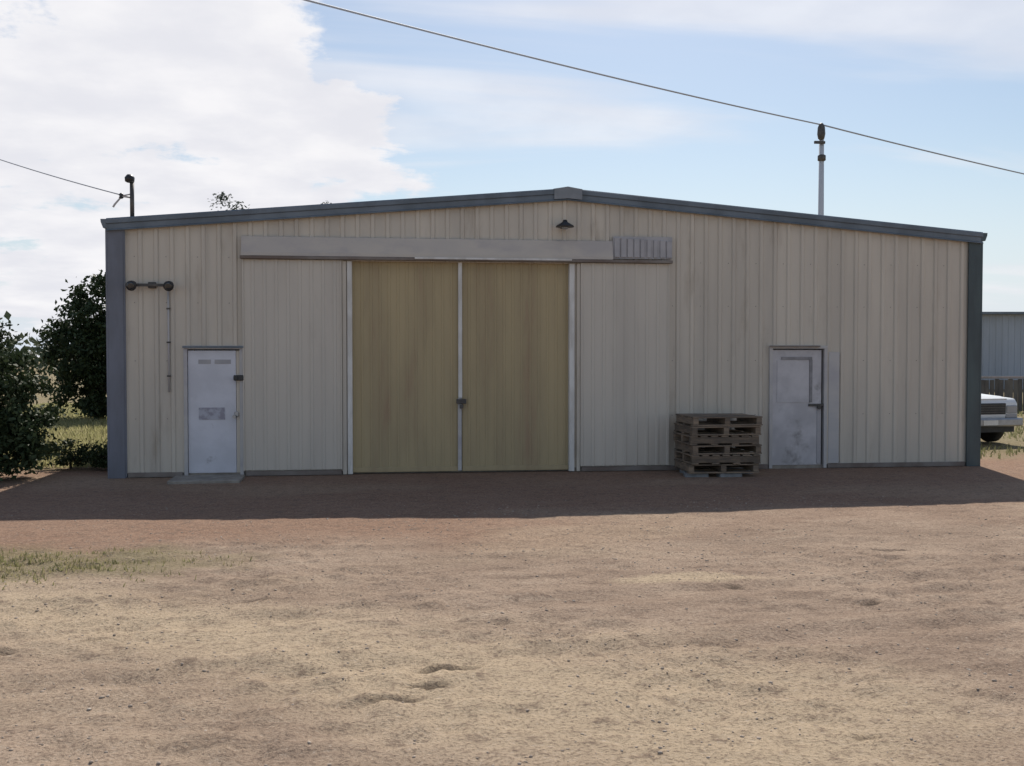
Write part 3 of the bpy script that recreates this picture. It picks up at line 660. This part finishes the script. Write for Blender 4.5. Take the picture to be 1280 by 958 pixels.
def grass(name, xy, hgt, m, label, seed, wid=0.008):
    rs = np.random.default_rng(seed); n = len(xy); z = height(xy[:, 0], xy[:, 1])
    base = np.column_stack([xy, z - 0.005]); a = rs.uniform(0, 2 * math.pi, n); h = hgt * rs.uniform(0.4, 1.3, n)
    lean = rs.uniform(0.1, 0.7, n) * h; la = rs.uniform(0, 2 * math.pi, n)
    w = np.column_stack([np.cos(a), np.sin(a), np.zeros(n)]) * wid * rs.uniform(.6, 1.5, (n, 1))
    tip = base + np.column_stack([np.cos(la) * lean, np.sin(la) * lean, h]); mid = base + (tip - base) * .5 + np.array([0, 0, 1]) * (h * .12)[:, None]
    v = np.stack([base - w, base + w, mid + w * .7, tip, mid - w * .7], 1).reshape(-1, 3)
    return tag(link(name, np_mesh(name, v, np.arange(len(v)).reshape(-1, 5), 5), m), label, 'grass', kind='stuff')
rs = np.random.default_rng(44)
def clumped(n, x0, x1, y0, y1, thr, s=1.8):
    p = np.column_stack([rs.uniform(x0, x1, n), rs.uniform(y0, y1, n)]); q = fbm(p[:, 0], p[:, 1], s, 3, 77.0)
    return p[q + rs.normal(size=n) * .05 > thr]
p = clumped(16000, -2.2, 3.2, -8.1, -6.0, 0.0); e = np.hypot((p[:, 0] - 0.4) / 2.5, (p[:, 1] + 7.05) / .95); q = fbm(p[:, 0], p[:, 1], 2.6, 3, 5.0)
grass('dry_grass', p[(e + 1.7 * (q - .5) + rs.normal(size=len(p)) * .22 < 0.72) & (q + rs.normal(size=len(p)) * .04 > 0.45)], 0.045, 'grass_dry', 'patch of short dry grass on the earth at the left', 1, 0.006)
p = clumped(42000, -9.5, -0.25, 1.6, 26, 0.3)
grass('rough_grass', p, 0.13, 'grass_green', 'sunlit rough grass beyond the shed left corner', 2, 0.016)
p = clumped(16000, 15.5, 30, 1.0, 26, 0.36); p = p[np.hypot((p[:, 0] - 17.9) / 1.3, (p[:, 1] - 6) / 2.7) > 1]
grass('rough_grass', p, 0.12, 'grass_dull', 'rough grass around the parked white pickup', 3, 0.016)

# ------------------------------------------------------------------ loose stones and clods
ico = bmesh.new(); bmesh.ops.create_icosphere(ico, subdivisions=1, radius=1.0)
iv = np.array([v.co[:] for v in ico.verts]); jf = np.array([[v.index for v in f_.verts] for f_ in ico.faces]); ico.free()
rs = np.random.default_rng(5); n = 11000
px_ = rs.uniform(-3.5, 13.5, n); py_ = rs.uniform(-12.8, -3.4, n)
keep = fbm(px_, py_, 0.8, 3, 13.0) + rs.normal(size=n) * .12 > 0.45; px_, py_ = px_[keep], py_[keep]; n = len(px_)
r = np.exp(rs.normal(-5.0, 0.38, n)).clip(0.003, 0.014); pz_ = height(px_, py_) + r * .1
th = rs.uniform(0, 2 * math.pi, n); sc = np.column_stack([r * rs.uniform(.8, 1.6, n), r * rs.uniform(.7, 1.2, n), r * rs.uniform(.45, .8, n)])
vv = iv[None] * (1 + rs.normal(size=(n, 12, 1)) * .13) * sc[:, None, :]
vx = vv[:, :, 0] * np.cos(th)[:, None] - vv[:, :, 1] * np.sin(th)[:, None]; vy = vv[:, :, 0] * np.sin(th)[:, None] + vv[:, :, 1] * np.cos(th)[:, None]
V_ = np.stack([vx + px_[:, None], vy + py_[:, None], vv[:, :, 2] + pz_[:, None]], -1).reshape(-1, 3)
F_ = (jf[None] + (np.arange(n) * 12)[:, None, None]).reshape(-1, 3)
tag(link('gravel', np_mesh('gravel', V_, F_, 3), 'stone'), 'small loose stones scattered over the bare yard', 'gravel', kind='stuff')
# ------------------------------------------------------------------ parked pickup
cr = empty('pickup_truck', (17.63, 3.79, 0), R(8)); tag(cr, 'white pickup truck parked facing the yard beside the shed right corner', 'pickup')
HW = 0.86
mb = MB(); mb.prism([(0.10, 0.50), (0.03, 0.62), (0.03, 0.92), (0.12, 1.03), (1.25, 1.10), (1.30, 1.10), (2.9, 1.10), (2.95, 0.45), (2.5, 0.38), (1.3, 0.38), (0.5, 0.42)], 'x', -HW, HW, 0.045, 3)
body = mb.build('body', 'carwhite', cr, True)
mb = MB(); mb.prism([(0.08, 1.028), (0.3, 1.075), (1.2, 1.125), (1.2, 1.09), (0.1, 1.0)], 'x', -0.62, 0.62, 0.012); mb.build('bonnet', 'carwhite', cr)
mb = MB()
cab = [(1.22, 1.09), (1.78, 1.60), (2.05, 1.66), (2.75, 1.64), (2.90, 1.09)]
A = [mb.bm.verts.new((-(HW - .04) + (z - 1.09) * .22, y, z)) for y, z in cab]; B = [mb.bm.verts.new(((HW - .04) - (z - 1.09) * .22, y, z)) for y, z in cab]
mb.bm.faces.new(A); mb.bm.faces.new(B[::-1])
for i in range(5): mb.bm.faces.new((A[i], B[i], B[(i + 1) % 5], A[(i + 1) % 5]))
bmesh.ops.bevel(mb.bm, geom=list(mb.bm.edges), offset=0.03, segments=2, affect='EDGES', profile=.5)
mb.build('cab', 'carwhite', cr, True)
mb = MB(); q = [mb.bm.verts.new(c_) for c_ in ((-.72, 1.262, 1.14), (.72, 1.262, 1.14), (.63, 1.70, 1.545), (-.63, 1.70, 1.545))]; mb.bm.faces.new(q)
bmesh.ops.translate(mb.bm, verts=mb.bm.verts, vec=(0, -0.012, 0.012)); mb.build('windscreen', 'glassy', cr)
for s in (-1, 1):
    mb = MB(); q = [mb.bm.verts.new((s * ((HW - .04) - (z - 1.09) * .22 + .006), y, z)) for y, z in ((1.42, 1.16), (1.85, 1.56), (2.62, 1.56), (2.72, 1.16))]; mb.bm.faces.new(q); mb.build('side_window', 'glassy', cr)
    h = MB().box(s * 0.68 - .14, s * 0.68 + .14, 0.005, 0.06, 0.70, 0.88, 0.015).build('headlight', 'lens', cr)
    MB().box(s * 0.68 - .15, s * 0.68 + .15, 0.012, 0.05, 0.60, 0.685, 0.01).build('indicator', 'lens', cr)
    MB().box(s * 0.90 - .02 * s - .09, s * 0.90 - .02 * s + .11, 1.38, 1.47, 1.14, 1.30, 0.02).build('mirror', 'black', cr)
    for y in (0.75, 3.75):
        w_ = empty('wheel', (s * 0.74, y, 0.36)); w_.parent = cr
        MB().lathe([(0.22, -.12), (0.33, -.12), (0.36, -.08), (0.36, .08), (0.33, .12), (0.22, .12)], (0, 0, 0), 'x', 24).build('tyre', 'rubber', w_, True)
        MB().lathe([(0.215, -.10), (0.215, .10), (0.12, .125), (0.05, .13)] if s > 0 else [(0.05, -.13), (0.12, -.125), (0.215, -.10), (0.215, .10)], (0, 0, 0), 'x', 20).build('rim', 'chrome', w_, True)
    MB().box(s * 0.80 - .07, s * 0.80 + .07, 0.36, 1.16, 0.66, 0.76, 0.02).build('wheel_arch', 'black', cr)
gb = MB().box(-0.53, 0.53, 0.015, 0.06, 0.68, 0.93, 0.012).build('grille', 'black', cr)
for k in range(4): MB().box(-0.50, 0.50, 0.002, 0.02, 0.715 + k * .055, 0.73 + k * .055).build('grille_bar', 'darkmetal', gb)
MB().box(-0.88, 0.88, -0.13, 0.05, 0.42, 0.60, 0.03).build('front_bumper', 'chrome', cr)
MB().box(-0.19, 0.19, -0.14, -0.131, 0.45, 0.56).build('number_plate', 'white', cr)
MB().box(-0.78, 0.78, 0.05, 4.7, 0.28, 0.42).build('chassis', 'black', cr)
MB().box(-0.88, 0.88, 2.98, 4.75, 0.62, 0.70).box(-0.88, -0.84, 2.98, 4.75, 0.70, 1.0).box(0.84, 0.88, 2.98, 4.75, 0.70, 1.0).box(-0.84, 0.84, 4.71, 4.75, 0.70, 1.0).box(-0.84, 0.84, 2.98, 3.02, 0.70, 1.25).build('tray', 'carwhite', cr)

# ------------------------------------------------------------------ background shed and fence on the right
bs = empty('background_shed', (cam2w(39.5, 60, 0)[0], cam2w(39.5, 60, 0)[1], 0), R(-6.9)); tag(bs, 'blue grey metal building in the distance at the right edge', 'shed')
BW, BH, BD = 26.0, 4.55, 14.0
for k in range(17):
    a, b_ = -BW / 2 + k * BW / 17, -BW / 2 + (k + 1) * BW / 17
    sheet_mesh(a, b_ + .02, 0.0, lambda x: BH, (), 0.38, 0.04, .004 * (k % 2)).build('wall_sheet', 'farwall', bs)
MB().box(-BW / 2, BW / 2, 0.05, BD, 0, BH - .02).build('side_wall', 'farwall', bs)
mb = MB(); mb.prism([(-0.35, BH - .01), (BD / 2, BH + .16), (BD + .2, BH - .01), (BD + .2, BH + .06), (BD / 2, BH + .25), (-0.35, BH + .10)], 'x', -BW / 2 - .2, BW / 2 + .2); mb.build('roof', 'roof', bs)
MB().box(-BW / 2 - .2, BW / 2 + .2, -.46, -.352, BH - .06, BH + .10, .02).build('gutter', 'blue', bs)
fo = empty('paling_fence', cam2w(17.6, 35.5, 0), R(-6.9 - 3)); tag(fo, 'low dark weathered paling fence with pale top rail behind the pickup', 'fence')
src = None
for k in range(70):
    if src is None:
        o_ = MB().box(-.075, .075, -.012, .012, 0, 1.16, .004).build('paling', 'fence', fo); src = o_.data
    else: o_ = link('paling', src, None, fo)
    o_.location = (-3.6 + k * .165, random.uniform(-.01, .01), random.uniform(-.03, .02)); o_.rotation_euler = (0, R(random.uniform(-1.2, 1.2)), 0)
MB().box(-3.7, 8.0, -.06, .06, 1.19, 1.27, .01).build('top_rail', 'rail', fo)
for x in (-3.5, 0.2, 3.9, 7.7): MB().box(x - .06, x + .06, .02, .14, -.2, 1.18, .01).build('post', 'fence', fo)
